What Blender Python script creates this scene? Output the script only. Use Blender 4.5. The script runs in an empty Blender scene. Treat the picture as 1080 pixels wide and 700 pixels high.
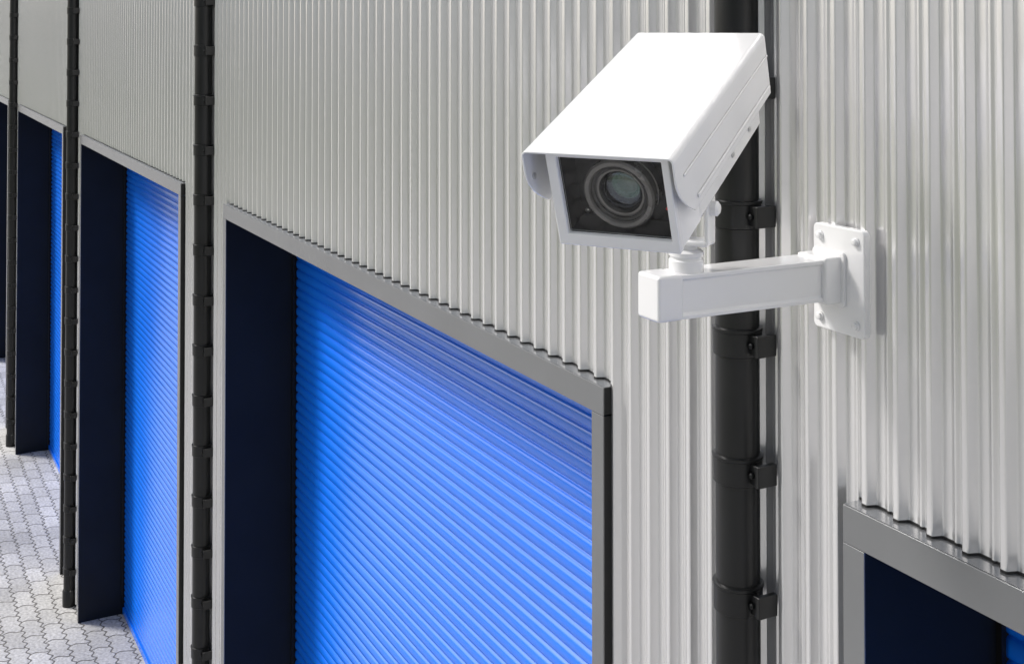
import bpy, bmesh, math, random
from mathutils import Vector, Matrix, Euler
random.seed(7)
scene = bpy.context.scene
D = 1.6
CAM_H = 4.63
DOOR_TOP = 3.782

# ---------------------------------------------------------------- materials
def new_mat(name):
    m = bpy.data.materials.new(name); m.use_nodes = True
    nt = m.node_tree
    return m, nt, nt.nodes['Principled BSDF']

def simple(name, col, rough=0.4, metal=0.0, coat=0.0, var=0.06, nscale=6.0, bump=0.0, bscale=200.0, spec=0.5):
    m, nt, b = new_mat(name)
    tc = nt.nodes.new('ShaderNodeTexCoord')
    nz = nt.nodes.new('ShaderNodeTexNoise'); nz.inputs['Scale'].default_value = nscale
    nz.inputs['Detail'].default_value = 6
    nt.links.new(tc.outputs['Object'], nz.inputs['Vector'])
    r = nt.nodes.new('ShaderNodeValToRGB')
    r.color_ramp.elements[0].position = 0.3; r.color_ramp.elements[1].position = 0.7
    r.color_ramp.elements[0].color = tuple(max(0, c*(1-var)) for c in col)+(1,)
    r.color_ramp.elements[1].color = tuple(min(1, c*(1+var)) for c in col)+(1,)
    nt.links.new(nz.outputs['Fac'], r.inputs['Fac'])
    nt.links.new(r.outputs['Color'], b.inputs['Base Color'])
    mr = nt.nodes.new('ShaderNodeMapRange')
    mr.inputs['To Min'].default_value = max(0.02, rough-0.06); mr.inputs['To Max'].default_value = rough+0.06
    nt.links.new(nz.outputs['Fac'], mr.inputs['Value'])
    nt.links.new(mr.outputs['Result'], b.inputs['Roughness'])
    b.inputs['Metallic'].default_value = metal
    b.inputs['Coat Weight'].default_value = coat
    b.inputs['Coat Roughness'].default_value = 0.08
    b.inputs['Specular IOR Level'].default_value = spec
    if bump > 0:
        n2 = nt.nodes.new('ShaderNodeTexNoise'); n2.inputs['Scale'].default_value = bscale
        nt.links.new(tc.outputs['Object'], n2.inputs['Vector'])
        bp = nt.nodes.new('ShaderNodeBump'); bp.inputs['Strength'].default_value = bump
        bp.inputs['Distance'].default_value = 0.001
        nt.links.new(n2.outputs['Fac'], bp.inputs['Height'])
        nt.links.new(bp.outputs['Normal'], b.inputs['Normal'])
    return m

def wall_material():
    m, nt, b = new_mat('ribbed_steel_cladding')
    L = nt.links
    tc = nt.nodes.new('ShaderNodeTexCoord')
    n2 = nt.nodes.new('ShaderNodeTexNoise'); n2.inputs['Scale'].default_value = 0.5; n2.inputs['Detail'].default_value = 5
    L.new(tc.outputs['Object'], n2.inputs['Vector'])
    mp = nt.nodes.new('ShaderNodeMapping'); mp.inputs['Scale'].default_value = (45, 45, 0.6)
    L.new(tc.outputs['Object'], mp.inputs['Vector'])
    n1 = nt.nodes.new('ShaderNodeTexNoise'); n1.inputs['Scale'].default_value = 1.0; n1.inputs['Detail'].default_value = 2
    L.new(mp.outputs['Vector'], n1.inputs['Vector'])
    mh = nt.nodes.new('ShaderNodeMath'); mh.operation = 'MULTIPLY_ADD'; mh.inputs[1].default_value = 0.25
    L.new(n1.outputs['Fac'], mh.inputs[0])
    ms = nt.nodes.new('ShaderNodeMath'); ms.operation = 'MULTIPLY'; ms.inputs[1].default_value = 0.75
    L.new(n2.outputs['Fac'], ms.inputs[0]); L.new(ms.outputs[0], mh.inputs[2])
    r = nt.nodes.new('ShaderNodeValToRGB')
    r.color_ramp.elements[0].position = 0.35; r.color_ramp.elements[1].position = 0.65
    r.color_ramp.elements[0].color = (0.79, 0.785, 0.785, 1)
    r.color_ramp.elements[1].color = (0.84, 0.835, 0.835, 1)
    L.new(mh.outputs[0], r.inputs['Fac'])
    L.new(r.outputs['Color'], b.inputs['Base Color'])
    b.inputs['Metallic'].default_value = 0.68
    b.inputs['Roughness'].default_value = 0.24
    return m

def paver_material():
    m, nt, b = new_mat('interlocking_pavers')
    L = nt.links
    tc = nt.nodes.new('ShaderNodeTexCoord')
    sp = nt.nodes.new('ShaderNodeSeparateXYZ'); L.new(tc.outputs['Object'], sp.inputs[0])
    def wave(src, freq, amp):
        a = nt.nodes.new('ShaderNodeMath'); a.operation = 'MULTIPLY'; a.inputs[1].default_value = freq
        L.new(src, a.inputs[0])
        s = nt.nodes.new('ShaderNodeMath'); s.operation = 'SINE'; L.new(a.outputs[0], s.inputs[0])
        k = nt.nodes.new('ShaderNodeMath'); k.operation = 'MULTIPLY'; k.inputs[1].default_value = amp
        L.new(s.outputs[0], k.inputs[0]); return k.outputs[0]
    wx = wave(sp.outputs['Y'], 2*math.pi/0.14, 0.014)
    wy = wave(sp.outputs['X'], 2*math.pi/0.0933, 0.012)
    ax = nt.nodes.new('ShaderNodeMath'); L.new(sp.outputs['X'], ax.inputs[0]); L.new(wx, ax.inputs[1])
    ay = nt.nodes.new('ShaderNodeMath'); L.new(sp.outputs['Y'], ay.inputs[0]); L.new(wy, ay.inputs[1])
    cb0 = nt.nodes.new('ShaderNodeCombineXYZ'); L.new(ax.outputs[0], cb0.inputs[0]); L.new(ay.outputs[0], cb0.inputs[1])
    jn = nt.nodes.new('ShaderNodeTexNoise'); jn.inputs['Scale'].default_value = 6; jn.inputs['Detail'].default_value = 2
    L.new(tc.outputs['Object'], jn.inputs['Vector'])
    js = nt.nodes.new('ShaderNodeVectorMath'); js.operation = 'SCALE'; js.inputs['Scale'].default_value = 0.035
    L.new(jn.outputs['Color'], js.inputs[0])
    cb = nt.nodes.new('ShaderNodeVectorMath'); cb.operation = 'ADD'
    L.new(cb0.outputs[0], cb.inputs[0]); L.new(js.outputs[0], cb.inputs[1])
    br = nt.nodes.new('ShaderNodeTexBrick')
    br.inputs['Scale'].default_value = 1.0
    br.inputs['Brick Width'].default_value = 0.28; br.inputs['Row Height'].default_value = 0.14
    br.inputs['Mortar Size'].default_value = 0.0075; br.inputs['Mortar Smooth'].default_value = 0.35
    br.inputs['Color1'].default_value = (0.40, 0.395, 0.385, 1); br.inputs['Color2'].default_value = (0.51, 0.505, 0.495, 1)
    br.inputs['Mortar'].default_value = (0.14, 0.135, 0.125, 1)
    L.new(cb.outputs[0], br.inputs['Vector'])
    nz = nt.nodes.new('ShaderNodeTexNoise'); nz.inputs['Scale'].default_value = 1.3; nz.inputs['Detail'].default_value = 8
    L.new(tc.outputs['Object'], nz.inputs['Vector'])
    n3 = nt.nodes.new('ShaderNodeTexNoise'); n3.inputs['Scale'].default_value = 45; n3.inputs['Detail'].default_value = 5
    L.new(tc.outputs['Object'], n3.inputs['Vector'])
    mr = nt.nodes.new('ShaderNodeMapRange'); mr.inputs['From Min'].default_value = 0.3; mr.inputs['From Max'].default_value = 0.7
    mr.inputs['To Min'].default_value = 0.80; mr.inputs['To Max'].default_value = 1.15
    L.new(nz.outputs['Fac'], mr.inputs['Value'])
    m3 = nt.nodes.new('ShaderNodeMapRange'); m3.inputs['From Min'].default_value = 0.25; m3.inputs['From Max'].default_value = 0.75
    m3.inputs['To Min'].default_value = 0.65; m3.inputs['To Max'].default_value = 1.35
    L.new(n3.outputs['Fac'], m3.inputs['Value'])
    mm = nt.nodes.new('ShaderNodeMath'); mm.operation = 'MULTIPLY'
    L.new(mr.outputs[0], mm.inputs[0]); L.new(m3.outputs[0], mm.inputs[1])
    vm = nt.nodes.new('ShaderNodeVectorMath'); vm.operation = 'SCALE'
    L.new(br.outputs['Color'], vm.inputs[0]); L.new(mm.outputs[0], vm.inputs['Scale'])
    L.new(vm.outputs[0], b.inputs['Base Color'])
    b.inputs['Roughness'].default_value = 0.85
    bp = nt.nodes.new('ShaderNodeBump'); bp.inputs['Strength'].default_value = 0.8; bp.inputs['Distance'].default_value = 0.006
    bp.invert = True
    L.new(br.outputs['Fac'], bp.inputs['Height']); L.new(bp.outputs['Normal'], b.inputs['Normal'])
    return m

M_wall = wall_material()
M_paver = paver_material()
M_frame = simple('grey_door_frame_paint', (0.22, 0.225, 0.23), 0.20, 0.5, var=0.08, nscale=3, bump=0.1)
M_black = simple('black_coated_steel', (0.006, 0.0065, 0.007), 0.4, var=0.2, nscale=4, spec=0.3)
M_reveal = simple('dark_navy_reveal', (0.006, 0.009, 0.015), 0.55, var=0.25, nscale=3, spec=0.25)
M_blue = simple('blue_shutter_paint', (0.003, 0.165, 0.83), 0.24, 0.0, coat=0.2, var=0.05, nscale=1.2, spec=0.8)
M_pipe = simple('black_pvc_pipe', (0.007, 0.0075, 0.008), 0.33, var=0.25, nscale=8, bump=0.15, bscale=60, spec=0.45)
M_white = simple('white_powder_coat', (0.76, 0.76, 0.76), 0.20, coat=0.6, var=0.012, nscale=5, bump=0.04, bscale=900)
M_steel = simple('screw_steel', (0.55, 0.55, 0.55), 0.3, 1.0)
M_dark = simple('camera_interior', (0.020, 0.020, 0.021), 0.40, var=0.5, nscale=25)
M_lensring = simple('lens_barrel', (0.19, 0.183, 0.177), 0.26, 0.3, var=0.08, nscale=40)
M_ringdark = simple('lens_ring_dark', (0.035, 0.034, 0.034), 0.30, var=0.1, nscale=40)
M_bore = simple('lens_bore', (0.022, 0.022, 0.022), 0.25, var=0.1, nscale=40)
M_roof = simple('roof_sheet', (0.2, 0.2, 0.2), 0.6)
M_gap = simple('gap_shadow_dark', (0.04, 0.04, 0.04), 0.9, spec=0.1)  # near-black colour standing in for shade in the gap over the headers
M_grass = simple('lawn_grass', (0.16, 0.18, 0.085), 0.9, var=0.45, nscale=1.5, spec=0.2)
M_kerb = simple('kerb_concrete', (0.38, 0.37, 0.35), 0.9, var=0.2)

def coated(name, base, tint, ior, rough=0.04):
    m, nt, b = new_mat(name)
    b.inputs['Base Color'].default_value = base+(1,)
    b.inputs['Roughness'].default_value = rough
    b.inputs['IOR'].default_value = ior
    b.inputs['Specular Tint'].default_value = tint+(1,)
    return m
M_lens_p = coated('coated_lens_rose', (0.08, 0.03, 0.05), (1.0, 0.6, 0.7), 2.2, 0.04)
def thin_glass(name, tcol, gcol, ior, rough):
    m, nt, b = new_mat(name)
    nt.nodes.remove(b)
    out = nt.nodes['Material Output']
    t = nt.nodes.new('ShaderNodeBsdfTransparent'); t.inputs[0].default_value = tcol+(1,)
    g = nt.nodes.new('ShaderNodeBsdfGlossy'); g.inputs['Roughness'].default_value = rough; g.inputs['Color'].default_value = gcol+(1,)
    f = nt.nodes.new('ShaderNodeFresnel'); f.inputs['IOR'].default_value = ior
    mx = nt.nodes.new('ShaderNodeMixShader')
    nt.links.new(f.outputs[0], mx.inputs[0]); nt.links.new(t.outputs[0], mx.inputs[1]); nt.links.new(g.outputs[0], mx.inputs[2])
    nt.links.new(mx.outputs[0], out.inputs['Surface'])
    return m
M_glass = thin_glass('camera_window_glass', (0.98, 0.98, 0.98), (1, 1, 1), 1.25, 0.02)
M_lens_front = thin_glass('lens_front_element', (0.9, 0.9, 0.9), (0.75, 0.85, 1.0), 2.0, 0.005)
M_lens_mid = thin_glass('lens_middle_element', (0.8, 0.85, 0.82), (0.5, 1.0, 0.7), 2.0, 0.02)
M_led = simple('red_led', (0.8, 0.02, 0.03), 0.3)
M_leaf = simple('tree_foliage', (0.075, 0.11, 0.035), 0.6, var=0.5, nscale=0.8)
M_bark = simple('tree_bark', (0.09, 0.07, 0.05), 0.9, var=0.3)

# ---------------------------------------------------------------- helpers
def link(ob, parent=None):
    scene.collection.objects.link(ob)
    if parent: ob.parent = parent
    return ob
def empty(name, loc=(0,0,0), rot=(0,0,0), parent=None):
    e = bpy.data.objects.new(name, None); e.location = loc; e.rotation_euler = rot
    e.empty_display_size = 0.1
    return link(e, parent)
def mesh_obj(name, verts, faces, mat, parent=None, smooth=False, recalc=True):
    me = bpy.data.meshes.new(name); me.from_pydata(verts, [], faces); me.update()
    if recalc:
        bm = bmesh.new(); bm.from_mesh(me); bmesh.ops.recalc_face_normals(bm, faces=bm.faces); bm.to_mesh(me); bm.free()
    ob = bpy.data.objects.new(name, me); me.materials.append(mat)
    if smooth:
        for p in me.polygons: p.use_smooth = True
    return link(ob, parent)
def box(name, x0, x1, y0, y1, z0, z1, mat, parent=None, bev=0.0, seg=2):
    v = [(x0,y0,z0),(x1,y0,z0),(x1,y1,z0),(x0,y1,z0),(x0,y0,z1),(x1,y0,z1),(x1,y1,z1),(x0,y1,z1)]
    f = [(0,3,2,1),(4,5,6,7),(0,1,5,4),(1,2,6,5),(2,3,7,6),(3,0,4,7)]
    ob = mesh_obj(name, v, f, mat, parent)
    if bev > 0:
        b = ob.modifiers.new('bev', 'BEVEL'); b.width = bev; b.segments = seg; b.limit_method = 'ANGLE'
        for p in ob.data.polygons: p.use_smooth = True
        w = ob.modifiers.new('wn', 'WEIGHTED_NORMAL'); w.keep_sharp = True
    return ob
def lathe(name, prof, mat, origin=(0,0,0), axis='Z', n=40, parent=None, smooth=True, sharp=35):
    verts, faces = [], []
    for (r, h) in prof:
        for i in range(n):
            a = 2*math.pi*i/n
            c, s = r*math.cos(a), r*math.sin(a)
            if axis == 'Z': p = (c, s, h)
            elif axis == 'Y': p = (c, h, s)
            else: p = (h, c, s)
            verts.append(tuple(p[k]+origin[k] for k in range(3)))
    for j in range(len(prof)-1):
        for i in range(n):
            a = j*n+i; b_ = j*n+(i+1) % n
            faces.append((a, b_, b_+n, a+n))
    closed = abs(prof[0][0]-prof[-1][0]) < 1e-9 and abs(prof[0][1]-prof[-1][1]) < 1e-9
    if not closed:
        if prof[0][0] > 1e-6: faces.append(tuple(range(n)))
        if prof[-1][0] > 1e-6: faces.append(tuple((len(prof)-1)*n+i for i in range(n)))
    ob = mesh_obj(name, verts, faces, mat, parent)
    bm = bmesh.new(); bm.from_mesh(ob.data); bmesh.ops.remove_doubles(bm, verts=bm.verts, dist=1e-6)
    bmesh.ops.recalc_face_normals(bm, faces=bm.faces)
    for e in bm.edges:
        if len(e.link_faces) == 2 and e.calc_face_angle(0) > math.radians(sharp): e.smooth = False
    for f in bm.faces: f.smooth = smooth
    bm.to_mesh(ob.data); bm.free()
    return ob

# ---------------------------------------------------------------- warehouse
door_t = [(1.053, -1.09), (3.69, 1.553), (6.38, 4.24), (9.06, 6.95), (11.74, 9.65), (14.42, 12.34), (17.10, 15.02)]
doors = [(-a*D, -b*D) for a, b in door_t]
WALL_TOP = 7.5
X_MIN, X_MAX = -17.05*D-3.0, 3.5
wh = empty('warehouse_building')

PITCH = 0.0752
prof = [(0.00, .0), (0.04, .0), (0.145, .0), (0.165, .0030), (0.185, .0036), (0.225, .0036), (0.245, .0030), (0.265, .0), (0.37, .0), (0.42, .0), (0.45, .0), (0.475, .0020),
        (0.535, .0160), (0.550, .0177), (0.575, .0183), (0.66, .0183), (0.69, .0183), (0.715, .0177), (0.73, .0160), (0.79, .0020), (0.815, .0), (0.85, .0), (0.95, .0)]
def in_door(x):
    for a, b in doors:
        if a <= x <= b: return True
    return False
xs = []
n = int((X_MAX-X_MIN)/PITCH)
for i in range(n):
    for f, p in prof: xs.append((X_MIN+(i+f)*PITCH, -p))
def y_at(x):
    for i in range(len(xs)-1):
        if xs[i][0] <= x <= xs[i+1][0]:
            t = (x-xs[i][0])/max(1e-9, xs[i+1][0]-xs[i][0]); return xs[i][1]*(1-t)+xs[i+1][1]*t
    return 0
cuts = []
for a, b in doors:
    for x in (a, b):
        if X_MIN < x < X_MAX: cuts.append((x, y_at(x)))
xs = sorted(xs+cuts)
verts, faces = [], []
for (x, y) in xs:
    verts += [(x, y, 0.02), (x, y, DOOR_TOP+0.0045), (x, y, WALL_TOP)]
for i in range(len(xs)-1):
    a = i*3; b = a+3
    faces.append((a+1, b+1, b+2, a+2))
    if not in_door((xs[i][0]+xs[i+1][0])/2): faces.append((a, b, b+1, a+1))
wall = mesh_obj('corrugated_wall', verts, faces, M_wall, wh, smooth=True, recalc=False)
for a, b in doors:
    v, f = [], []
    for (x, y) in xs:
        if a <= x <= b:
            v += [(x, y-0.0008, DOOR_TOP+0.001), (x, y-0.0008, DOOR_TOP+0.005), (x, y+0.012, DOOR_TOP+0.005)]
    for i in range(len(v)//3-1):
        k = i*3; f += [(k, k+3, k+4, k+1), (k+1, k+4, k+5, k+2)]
    if f: mesh_obj('gap_shadow_strip', v, f, M_gap, wh, recalc=False)  # dark edge painted in as the gap shadow below the wall sheet

box('building_core_top', X_MIN, X_MAX, 0.03, 12, DOOR_TOP+0.02, WALL_TOP-0.02, M_roof, wh)
box('roof', X_MIN-0.1, X_MAX+0.1, -0.12, 12.1, WALL_TOP, WALL_TOP+0.15, M_roof, wh)
box('rear_wall', X_MIN, X_MAX, 11.8, 12, 0, DOOR_TOP+0.01, M_roof, wh)
for i, (a, b) in enumerate(doors):
    nxt = doors[i-1][0] if i > 0 else X_MAX
    if nxt > b+0.06: box('pier', b+0.005, nxt-0.005, 0.03, 0.5, 0, DOOR_TOP+0.015, M_roof, wh)

FW = 0.052
FP = 0.038
QD = 0.315
HH = 0.066
def shutter(name, x0, x1, z0, z1, y, parent):
    pitch = 0.046
    pf = [(0.0, 0.0), (0.06, -0.0035), (0.16, -0.0066), (0.32, -0.0092), (0.5, -0.0102), (0.68, -0.0092), (0.84, -0.0066), (0.92, -0.0035), (0.96, 0.002), (0.985, 0.002)]
    pts = []
    z = z0
    while z < z1:
        jy = random.uniform(-0.0006, 0.0006)
        for f, p in pf: pts.append((y+p+jy, z+f*pitch))
        z += pitch
    nx = 14
    v, f = [], []
    for (yy, zz) in pts:
        for i in range(nx+1):
            x = x0+(x1-x0)*i/nx
            v.append((x, yy, zz))
    for j in range(len(pts)-1):
        for i in range(nx):
            a = j*(nx+1)+i
            f.append((a, a+1, a+nx+2, a+nx+1))
    return mesh_obj(name, v, f, M_blue, parent, smooth=True, recalc=False)

for i, (a, b) in enumerate(doors):
    e = empty('roller_shutter_door', parent=wh)
    top = DOOR_TOP
    zt = top-HH
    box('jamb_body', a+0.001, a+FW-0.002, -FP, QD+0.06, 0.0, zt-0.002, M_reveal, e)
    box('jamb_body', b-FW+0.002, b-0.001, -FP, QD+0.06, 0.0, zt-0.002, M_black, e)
    box('header_body', a+0.001, b-0.001, -FP, 0.028, zt+0.002, top-0.002, M_black, e)
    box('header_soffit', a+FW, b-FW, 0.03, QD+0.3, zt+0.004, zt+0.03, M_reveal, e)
    box('frame_jamb', a, a+FW, -FP-0.004, -FP-0.0005, 0.0, zt-0.001, M_frame, e, 0.001)
    box('frame_jamb', b-FW, b, -FP-0.004, -FP-0.0005, 0.0, zt-0.001, M_frame, e, 0.001)
    box('frame_header', a, b, -FP-0.004, -FP-0.0005, zt, top, M_frame, e, 0.001)
    box('header_cap', a, b-0.002, -FP-0.0004, -0.002, top-0.0015, top+0.0008, M_frame, e)
    box('guide_rail', a+FW, a+FW+0.012, QD-0.03, QD-0.018, 0, zt, M_black, e)
    box('guide_rail', b-FW-0.05, b-FW, QD-0.045, QD-0.02, 0, zt, M_black, e)
    shutter('shutter_curtain', a+FW+0.002, b-FW-0.002, 0.0, zt+0.02, QD, e)
    box('bottom_rail', a+FW+0.004, b-FW-0.004, QD-0.022, QD+0.02, 0.006, 0.055, M_blue, e, 0.003)

# ---------------------------------------------------------------- drainpipes
PO = 0.056
for k in range(0, 6):
    px = -(1.2275+2.67*k)*D
    e = empty('drainpipe', (px, -PO, 0))
    r = 0.0435
    lathe('pipe', [(r, 0.03), (r, WALL_TOP-0.1)], M_pipe, n=36, parent=e)
    lathe('shoe', [(r+0.008, 0.0), (r+0.008, 0.12), (r+0.002, 0.13)], M_pipe, n=36, parent=e)
    z = 4.013 - 0.249*16
    while z < 0.2: z += 0.249
    while z < WALL_TOP-0.3:
        lathe('collar', [(r+0.001, z-0.027), (r+0.0045, z-0.025), (r+0.0045, z+0.020), (r+0.0065, z+0.022), (r+0.0065, z+0.027), (r+0.001, z+0.029)], M_pipe, n=36, parent=e)
        box('clip_arm', r-0.004, r+0.022, -0.006, 0.004, z-0.019, z+0.019, M_pipe, e, 0.002)
        box('clip_foot', r+0.018, r+0.030, -0.008, PO-0.018, z-0.021, z+0.021, M_pipe, e, 0.002)
        lathe('clip_bolt', [(0.006, 0.0), (0.006, -0.006), (0.003, -0.008)], M_black, (r+0.011, -0.006, z), 'Y', 10, e)
        z += 0.249

# ---------------------------------------------------------------- ground
me_s = 400
mesh_obj('paved_ground', [(-me_s,-me_s,0),(me_s,-me_s,0),(me_s,me_s,0),(-me_s,me_s,0)], [(0,1,2,3)], M_paver)
unseen_lawn = empty('unseen_lawn')  # out of view, added to give the wall a green reflected band
box('turf', -120, 60, -60, -16.15, 0.004, 0.11, M_grass, unseen_lawn)
box('kerb', -120, 60, -16.145, -16.0, 0.002, 0.13, M_kerb, unseen_lawn, 0.01)

# ---------------------------------------------------------------- unseen tree row, added for its reflections in wall and lens
def unseen_tree_row():
    rnd = random.Random(3)
    root = empty('unseen_tree_row')
    v, f = [], []
    tv, tf = [], []
    for i in range(22):
        cx = -75+i*5.2+rnd.uniform(-1.2, 1.2); cy = -36+rnd.uniform(-2.5, 2.5); h = rnd.uniform(6.5, 10)
        n8 = 8
        base = len(tv)
        for (rr, zz) in ((0.25, 0.1), (0.16, h*0.5), (0.05, h*0.9)):
            for q in range(n8):
                a = 2*math.pi*q/n8; tv.append((cx+rr*math.cos(a), cy+rr*math.sin(a), zz))
        for s_ in range(2):
            for q in range(n8):
                a = base+s_*n8+q; b = base+s_*n8+(q+1) % n8; tf.append((a, b, b+n8, a+n8))
        for c in range(16):
            u = rnd.uniform(0, 2*math.pi); rad = rnd.uniform(0.2, 2.3)
            ox, oy, oz = cx+rad*math.cos(u), cy+rad*math.sin(u), rnd.uniform(h*0.2, h)
            cr = rnd.uniform(0.8, 1.5)
            for l in range(60):
                d = Vector((rnd.gauss(0, 1), rnd.gauss(0, 1), rnd.gauss(0, 1))).normalized()*cr*rnd.uniform(0.5, 1.0)
                p = Vector((ox, oy, oz))+d
                t1 = Vector((rnd.gauss(0, 1), rnd.gauss(0, 1), rnd.gauss(0, 1))).normalized(); t2 = t1.cross(d).normalized()
                s = rnd.uniform(0.14, 0.28)
                k = len(v)
                v += [tuple(p+t1*s), tuple(p+t2*s*0.6), tuple(p-t1*s), tuple(p-t2*s*0.6)]
                f.append((k, k+1, k+2, k+3))
    mesh_obj('crowns', v, f, M_leaf, root, recalc=False)
    mesh_obj('trunks', tv, tf, M_bark, root, recalc=False)
unseen_tree_row()

# ---------------------------------------------------------------- security camera
ROOT = Vector((-1.735, 0, 4.1775))
cam_root = empty('security_camera', ROOT)
br = empty('bracket', parent=cam_root)
def rounded_plate(name, cx, cz, w, h, y0, y1, rad, mat, parent, bev=0.002):
    pts = []
    for (sx, sz, a0) in ((1,1,0),(-1,1,90),(-1,-1,180),(1,-1,270)):
        for k in range(7):
            a = math.radians(a0+k*15)
            pts.append((cx+sx*(w/2-rad)+rad*math.cos(a), cz+sz*(h/2-rad)+rad*math.sin(a)))
    # corner arcs are generated counter-clockwise around the outline
    pts = []
    for (sx, sz, a0) in ((1,1,0),(-1,1,90),(-1,-1,180),(1,-1,270)):
        for k in range(7):
            a = math.radians(a0+k*15)
            pts.append((cx+sx*(w/2-rad)+rad*math.cos(a), cz+sz*(h/2-rad)+rad*math.sin(a)))
    n = len(pts)
    v = [(x, y0, z) for x, z in pts]+[(x, y1, z) for x, z in pts]
    f = [tuple(range(n)), tuple(range(2*n-1, n-1, -1))]+[(i, (i+1) % n, n+(i+1) % n, n+i) for i in range(n)]
    ob = mesh_obj(name, v, f, mat, parent)
    b = ob.modifiers.new('b', 'BEVEL'); b.width = bev; b.segments = 2; b.limit_method = 'ANGLE'; b.angle_limit = math.radians(40)
    return ob
PX = 0.033
rounded_plate('wall_plate', PX, -0.002, 0.130, 0.190, -0.034, -0.0184, 0.010, M_white, br)
rounded_plate('arm_flange', 0.012, 0.0, 0.084, 0.098, -0.040, -0.033, 0.008, M_white, br)
for sx in (-1, 1):
    for sz in (-1, 1):
        lathe('plate_bolt', [(0.0085, 0), (0.0085, -0.002), (0.006, -0.0025), (0.006, -0.007), (0.0045, -0.008)], M_white, (PX+sx*0.046, -0.034, -0.002+sz*0.074), 'Y', 16, br)
def arm():
    v = []; f = []
    secs = [(-0.038, 0.037, 0.040, 0.008), (-0.06, 0.034, 0.037, 0.006), (-0.40, 0.031, 0.037, 0), (-0.412, 0.028, 0.034, 0)]
    for (y, hw, hh, ox) in secs:
        lip = 0.007; ins = 0.0045
        ring = [(-hw, hh), (hw, hh), (hw, hh-lip), (hw-ins, hh-lip-0.003), (hw-ins, -hh+lip+0.003), (hw, -hh+lip), (hw, -hh), (-hw, -hh), (-hw, -hh+lip), (-hw+ins, -hh+lip+0.003), (-hw+ins, hh-lip-0.003), (-hw, hh-lip)]
        v += [(x+ox, y, z) for x, z in ring]
    m = 12
    for s_ in range(len(secs)-1):
        for i in range(m):
            a = s_*m+i; b = s_*m+(i+1) % m
            f.append((a, b, b+m, a+m))
    f.append(tuple(range(m))); f.append(tuple(range((len(secs)-1)*m, len(secs)*m)))
    ob = mesh_obj('arm', v, f, M_white, br)
    b = ob.modifiers.new('b', 'BEVEL'); b.width = 0.0016; b.segments = 3; b.limit_method = 'ANGLE'; b.angle_limit = math.radians(20)
arm()
box('arm_end_cap', -0.0325, 0.0325, -0.424, -0.372, -0.0385, 0.0385, M_white, br, 0.006, 3)
box('arm_collar', -0.030, 0.046, -0.075, -0.036, -0.0415, 0.0415, M_white, br, 0.004, 3)
PY = -0.345
lathe('swivel_base', [(0.030, 0.036), (0.030, 0.056), (0.0275, 0.0585), (0.0275, 0.062), (0.030, 0.064), (0.030, 0.070), (0.026, 0.073), (0.020, 0.075), (0.020, 0.086)], M_white, (0, PY, 0), 'Z', 40, br)
yaw = math.radians(34.6); pitch = math.radians(20.85)
yk = empty('yoke', (0, PY, 0), (0, 0, yaw), br)
box('yoke_base', -0.045, 0.045, -0.024, 0.024, 0.083, 0.092, M_white, yk, 0.003)
for sx in (-1, 1):
    x0 = 0.038*sx; x1 = 0.046*sx
    box('yoke_ear', min(x0, x1), max(x0, x1), -0.021, 0.021, 0.086, 0.168, M_white, yk, 0.003)
lathe('pivot_bolt', [(0.012, -0.058), (0.012, -0.046), (0.008, -0.046), (0.008, 0.046), (0.013, 0.046), (0.013, 0.056), (0.008, 0.060)], M_white, (0, 0, 0.146), 'X', 20, yk)

hs = empty('housing', Vector((-1.5389, -0.6499, 4.684))-Vector((-1.735, 0, 4.418)), (pitch, 0, yaw), cam_root)
W, Lh, H = 0.242, 0.495, 0.165
def setback(d):
    if d < 0.04: return 0.0
    return 0.062*((d-0.04)/0.074)**1.7
def hood():
    rad = 0.009; drop = 0.114
    sec = []
    nd = 14
    for i in range(nd): sec.append((-W/2, -drop+(drop-rad)*i/nd))
    for k in range(7):
        a = math.radians(180-15*k); sec.append((-W/2+rad+rad*math.cos(a), -rad+rad*math.sin(a)))
    for i in range(1, 8): sec.append((-W/2+rad+(W-2*rad)*i/8, 0.0))
    for k in range(7):
        a = math.radians(90-15*k); sec.append((W/2-rad+rad*math.cos(a), -rad+rad*math.sin(a)))
    for i in range(1, nd+1): sec.append((W/2, -rad-(drop-rad)*i/nd))
    ny = 16
    v, f = [], []
    m = len(sec)
    for j in range(ny+1):
        for (x, z) in sec:
            s0 = setback(-z)
            y = s0+(Lh-s0)*j/ny
            v.append((x, y, z))
    for j in range(ny):
        for i in range(m-1):
            a = j*m+i; f.append((a, a+1, a+m+1, a+m))
    ob = mesh_obj('sun_shield', v, f, M_white, hs, smooth=True)
    me = ob.data
    if me.polygons[(m-1)//2].normal.z < 0: me.flip_normals()
    so = ob.modifiers.new('sol', 'SOLIDIFY'); so.thickness = 0.0032; so.offset = -1
    b = ob.modifiers.new('b', 'BEVEL'); b.width = 0.001; b.segments = 2; b.limit_method = 'ANGLE'; b.angle_limit = math.radians(50)
    ob.modifiers.new('wn', 'WEIGHTED_NORMAL')
hood()
bx0, bx1 = -0.091, 0.106
bz1, bz0 = -0.008, -H
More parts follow.
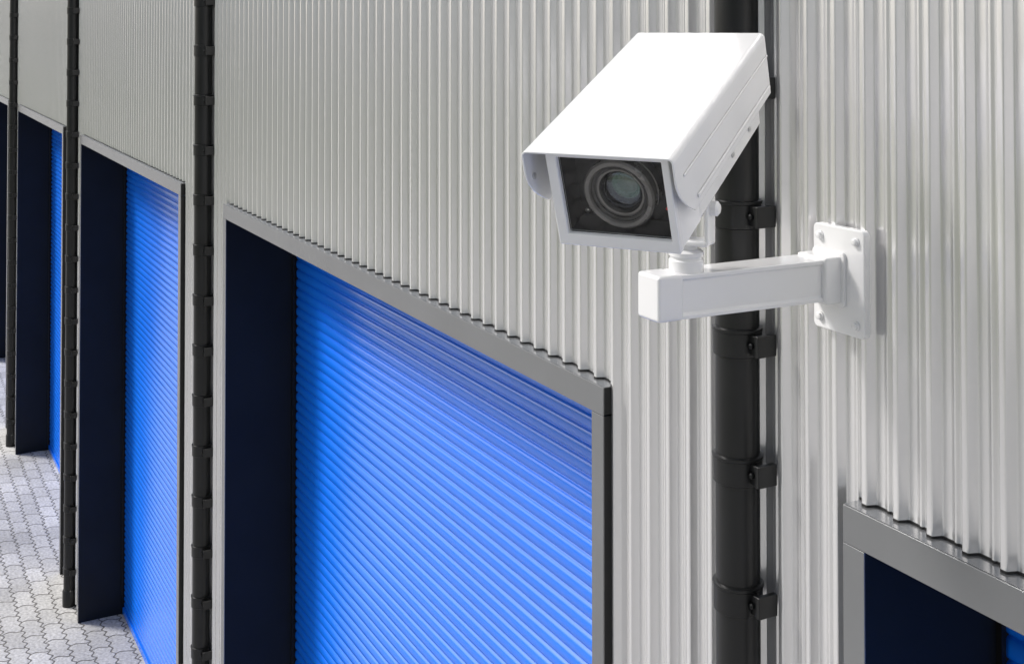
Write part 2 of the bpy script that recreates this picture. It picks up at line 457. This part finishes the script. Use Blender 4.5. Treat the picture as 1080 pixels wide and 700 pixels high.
def tube(name, ox0, ox1, oz0, oz1, ix0, ix1, iz0, iz1, y0, y1, mat, bev):
    v = []
    for y in (y0, y1):
        v += [(ox0,y,oz0),(ox1,y,oz0),(ox1,y,oz1),(ox0,y,oz1),(ix0,y,iz0),(ix1,y,iz0),(ix1,y,iz1),(ix0,y,iz1)]
    f = []
    for i in range(4):
        j = (i+1) % 4
        f += [(i, j, 4+j, 4+i), (8+i, 12+i, 12+j, 8+j), (i, 8+i, 8+j, j), (4+i, 4+j, 12+j, 12+i)]
    ob = mesh_obj(name, v, f, mat, hs)
    if bev:
        b = ob.modifiers.new('b', 'BEVEL'); b.width = bev; b.segments = 3; b.limit_method = 'ANGLE'
        for p in ob.data.polygons: p.use_smooth = True
        ob.modifiers.new('wn', 'WEIGHTED_NORMAL')
    return ob
wx0, wx1, wz0, wz1 = bx0+0.018, bx1-0.012, bz0+0.020, bz1-0.008
tube('front_frame', bx0, bx1, bz0, bz1, wx0, wx1, wz0, wz1, 0.018, 0.034, M_white, 0.0025)
tube('body_front', bx0+0.002, bx1-0.002, bz0+0.002, bz1-0.002, wx0-0.004, wx1+0.004, wz0-0.004, wz1+0.004, 0.036, 0.12, M_white, 0.0)
tube('cavity_liner', wx0-0.003, wx1+0.003, wz0-0.003, wz1+0.003, wx0-0.001, wx1+0.001, wz0-0.001, wz1+0.001, 0.030, 0.115, M_dark, 0.0)
box('body', bx0+0.002, bx1-0.002, 0.1205, 0.470, bz0+0.002, bz1-0.002, M_white, hs, 0.004)
box('window_glass', wx0+0.0005, wx1-0.0005, 0.026, 0.0285, wz0+0.0005, wz1-0.0005, M_glass, hs)
box('cavity_back', wx0-0.002, wx1+0.002, 0.0795, 0.0835, wz0-0.002, wz1+0.002, M_dark, hs)
lx, lz = 0.010, -0.085
lathe('lens_bore', [(0.0, 0.0790), (0.018, 0.0790), (0.020, 0.073), (0.023, 0.073), (0.026, 0.067), (0.030, 0.067), (0.033, 0.060), (0.038, 0.058), (0.0384, 0.0520), (0.0384, 0.0785), (0.0, 0.0792)], M_bore, (lx, 0, lz), 'Y', 64, hs)
# barrel is an open ring, so that the glass elements stay visible through it
lathe('lens_barrel', [(0.0455, 0.0790), (0.0455, 0.0415), (0.048, 0.039), (0.054, 0.039), (0.057, 0.0415), (0.057, 0.055), (0.055, 0.056), (0.055, 0.060), (0.057, 0.061), (0.057, 0.0790), (0.0455, 0.0790)], M_lensring, (lx, 0, lz), 'Y', 64, hs)
lathe('lens_name_ring', [(0.0386, 0.0785), (0.0386, 0.0495), (0.041, 0.049), (0.0415, 0.0465), (0.0453, 0.0455), (0.0453, 0.0785), (0.0386, 0.0785)], M_ringdark, (lx, 0, lz), 'Y', 64, hs)
lathe('retaining_ring', [(0.0350, 0.0575), (0.0350, 0.0490), (0.0383, 0.0485), (0.0383, 0.0575), (0.0350, 0.0575)], M_lensring, (lx, 0, lz), 'Y', 64, hs)
def dome(name, r, y, h, mat):
    verts, faces = [], []
    n, m = 48, 10
    for j in range(m+1):
        a = math.radians(90*j/m)
        for i in range(n):
            t = 2*math.pi*i/n
            verts.append((lx+r*math.sin(a)*math.cos(t), y-h*math.cos(a), lz+r*math.sin(a)*math.sin(t)))
    for j in range(m):
        for i in range(n):
            faces.append((j*n+i, j*n+(i+1) % n, (j+1)*n+(i+1) % n, (j+1)*n+i))
    ob = mesh_obj(name, verts, faces, mat, hs, smooth=True)
    bm = bmesh.new(); bm.from_mesh(ob.data); bmesh.ops.remove_doubles(bm, verts=bm.verts, dist=1e-6)
    bmesh.ops.recalc_face_normals(bm, faces=bm.faces)
    # outward = towards the front (-y)
    if sum(f.normal.y for f in bm.faces) > 0: bmesh.ops.reverse_faces(bm, faces=bm.faces)
    bm.to_mesh(ob.data); bm.free()
    return ob
dome('rear_element', 0.0185, 0.0785, 0.006, M_lens_p)
dome('middle_element', 0.0300, 0.0690, 0.008, M_lens_mid)
dome('front_element', 0.0350, 0.0560, 0.012, M_lens_front)
for (ax, az) in ((wx0+0.010, wz0+0.010), (wx1-0.010, wz0+0.010)):
    lathe('inner_screw', [(0.004, 0.079), (0.004, 0.074), (0.0025, 0.073)], M_steel, (ax, 0, az), 'Y', 12, hs)
lathe('status_led', [(0.0022, 0.06), (0.0022, 0.040), (0.0008, 0.039)], M_led, (wx1-0.009, 0, lz-0.018), 'Y', 12, hs)
for sx in (-1, 1):
    xw = W/2*sx
    box('shield_rib', min(xw, xw+0.0035*sx), max(xw, xw+0.0035*sx), 0.075, Lh-0.01, -0.100, -0.094, M_white, hs, 0.0012)
    box('shield_rib', min(xw, xw+0.0025*sx), max(xw, xw+0.0025*sx), 0.03, Lh-0.004, -0.043, -0.039, M_white, hs, 0.001)
    for yy in (0.30, 0.40):
        lathe('shield_screw', [(0.0055, 0), (0.0055, 0.002*sx), (0.003, 0.0035*sx)], M_steel, (bx1-0.002 if sx > 0 else bx0+0.002, yy, -0.140), 'X', 14, hs)
lathe('flap_screw', [(0.005, 0), (0.005, 0.003), (0.003, 0.004)], M_steel, (-W/2+0.0034, 0.022, -0.052), 'X', 14, hs)
for yy in (0.17, 0.235, 0.36):
    box('vent_slot', bx1-0.0025, bx1-0.0008, yy, yy+0.03, -0.134, -0.129, M_black, hs)
box('rear_plate', bx0+0.006, bx1-0.006, 0.470, 0.478, bz0+0.006, bz1-0.006, M_white, hs, 0.003)
box('mount_rail', -0.036, 0.036, 0.20, 0.44, -H-0.010, -H+0.003, M_white, hs, 0.003)
for sx in (-1, 1):
    x0 = 0.028*sx; x1 = 0.037*sx
    box('rail_ear', min(x0, x1), max(x0, x1), 0.29, 0.345, -H-0.098, -H-0.008, M_white, hs, 0.004)
for sx in (-1, 1):
    lathe('cable_gland', [(0.010, 0.0), (0.010, -0.012), (0.007, -0.014), (0.007, -0.02)], M_white, (sx*0.05, 0.40, -H), 'Z', 16, hs)

# ---------------------------------------------------------------- light
SUN_EL = math.radians(42)
sdir = Vector((0.62, 0.62, 0)).normalized()
ld = Vector((sdir.x*math.cos(SUN_EL), sdir.y*math.cos(SUN_EL), -math.sin(SUN_EL)))
sl = bpy.data.lights.new('sun', 'SUN'); sl.energy = 3.0; sl.angle = math.radians(12); sl.color = (1.0, 0.97, 0.94)
so = bpy.data.objects.new('sun', sl); so.rotation_euler = ld.to_track_quat('-Z', 'Y').to_euler(); so.location = (-5, -8, 12); link(so)
w = bpy.data.worlds.new('World'); scene.world = w; w.use_nodes = True
nt = w.node_tree; bg = nt.nodes['Background']
sky = nt.nodes.new('ShaderNodeTexSky'); sky.sky_type = 'NISHITA'; sky.sun_disc = False
sky.sun_elevation = SUN_EL
sky.sun_rotation = math.atan2(-sdir.x, -sdir.y)
sky.dust_density = 3.0; sky.air_density = 1.0; sky.ozone_density = 1.0
hsv = nt.nodes.new('ShaderNodeHueSaturation'); hsv.inputs['Saturation'].default_value = 0.42
nt.links.new(sky.outputs[0], hsv.inputs['Color']); nt.links.new(hsv.outputs[0], bg.inputs['Color'])
bg.inputs['Strength'].default_value = 0.15

# ---------------------------------------------------------------- camera
cd = bpy.data.cameras.new('view_camera'); co = bpy.data.objects.new('view_camera', cd); link(co)
cd.sensor_width = 36; cd.lens = 43.47; cd.shift_y = -0.321
cd.clip_start = 0.05; cd.clip_end = 1500
co.location = (0, -D, CAM_H)
co.rotation_euler = (math.radians(91.115), 0, math.radians(62.1))
scene.camera = co
scene.view_settings.view_transform = 'Standard'; scene.view_settings.look = 'None'; scene.view_settings.exposure = 0
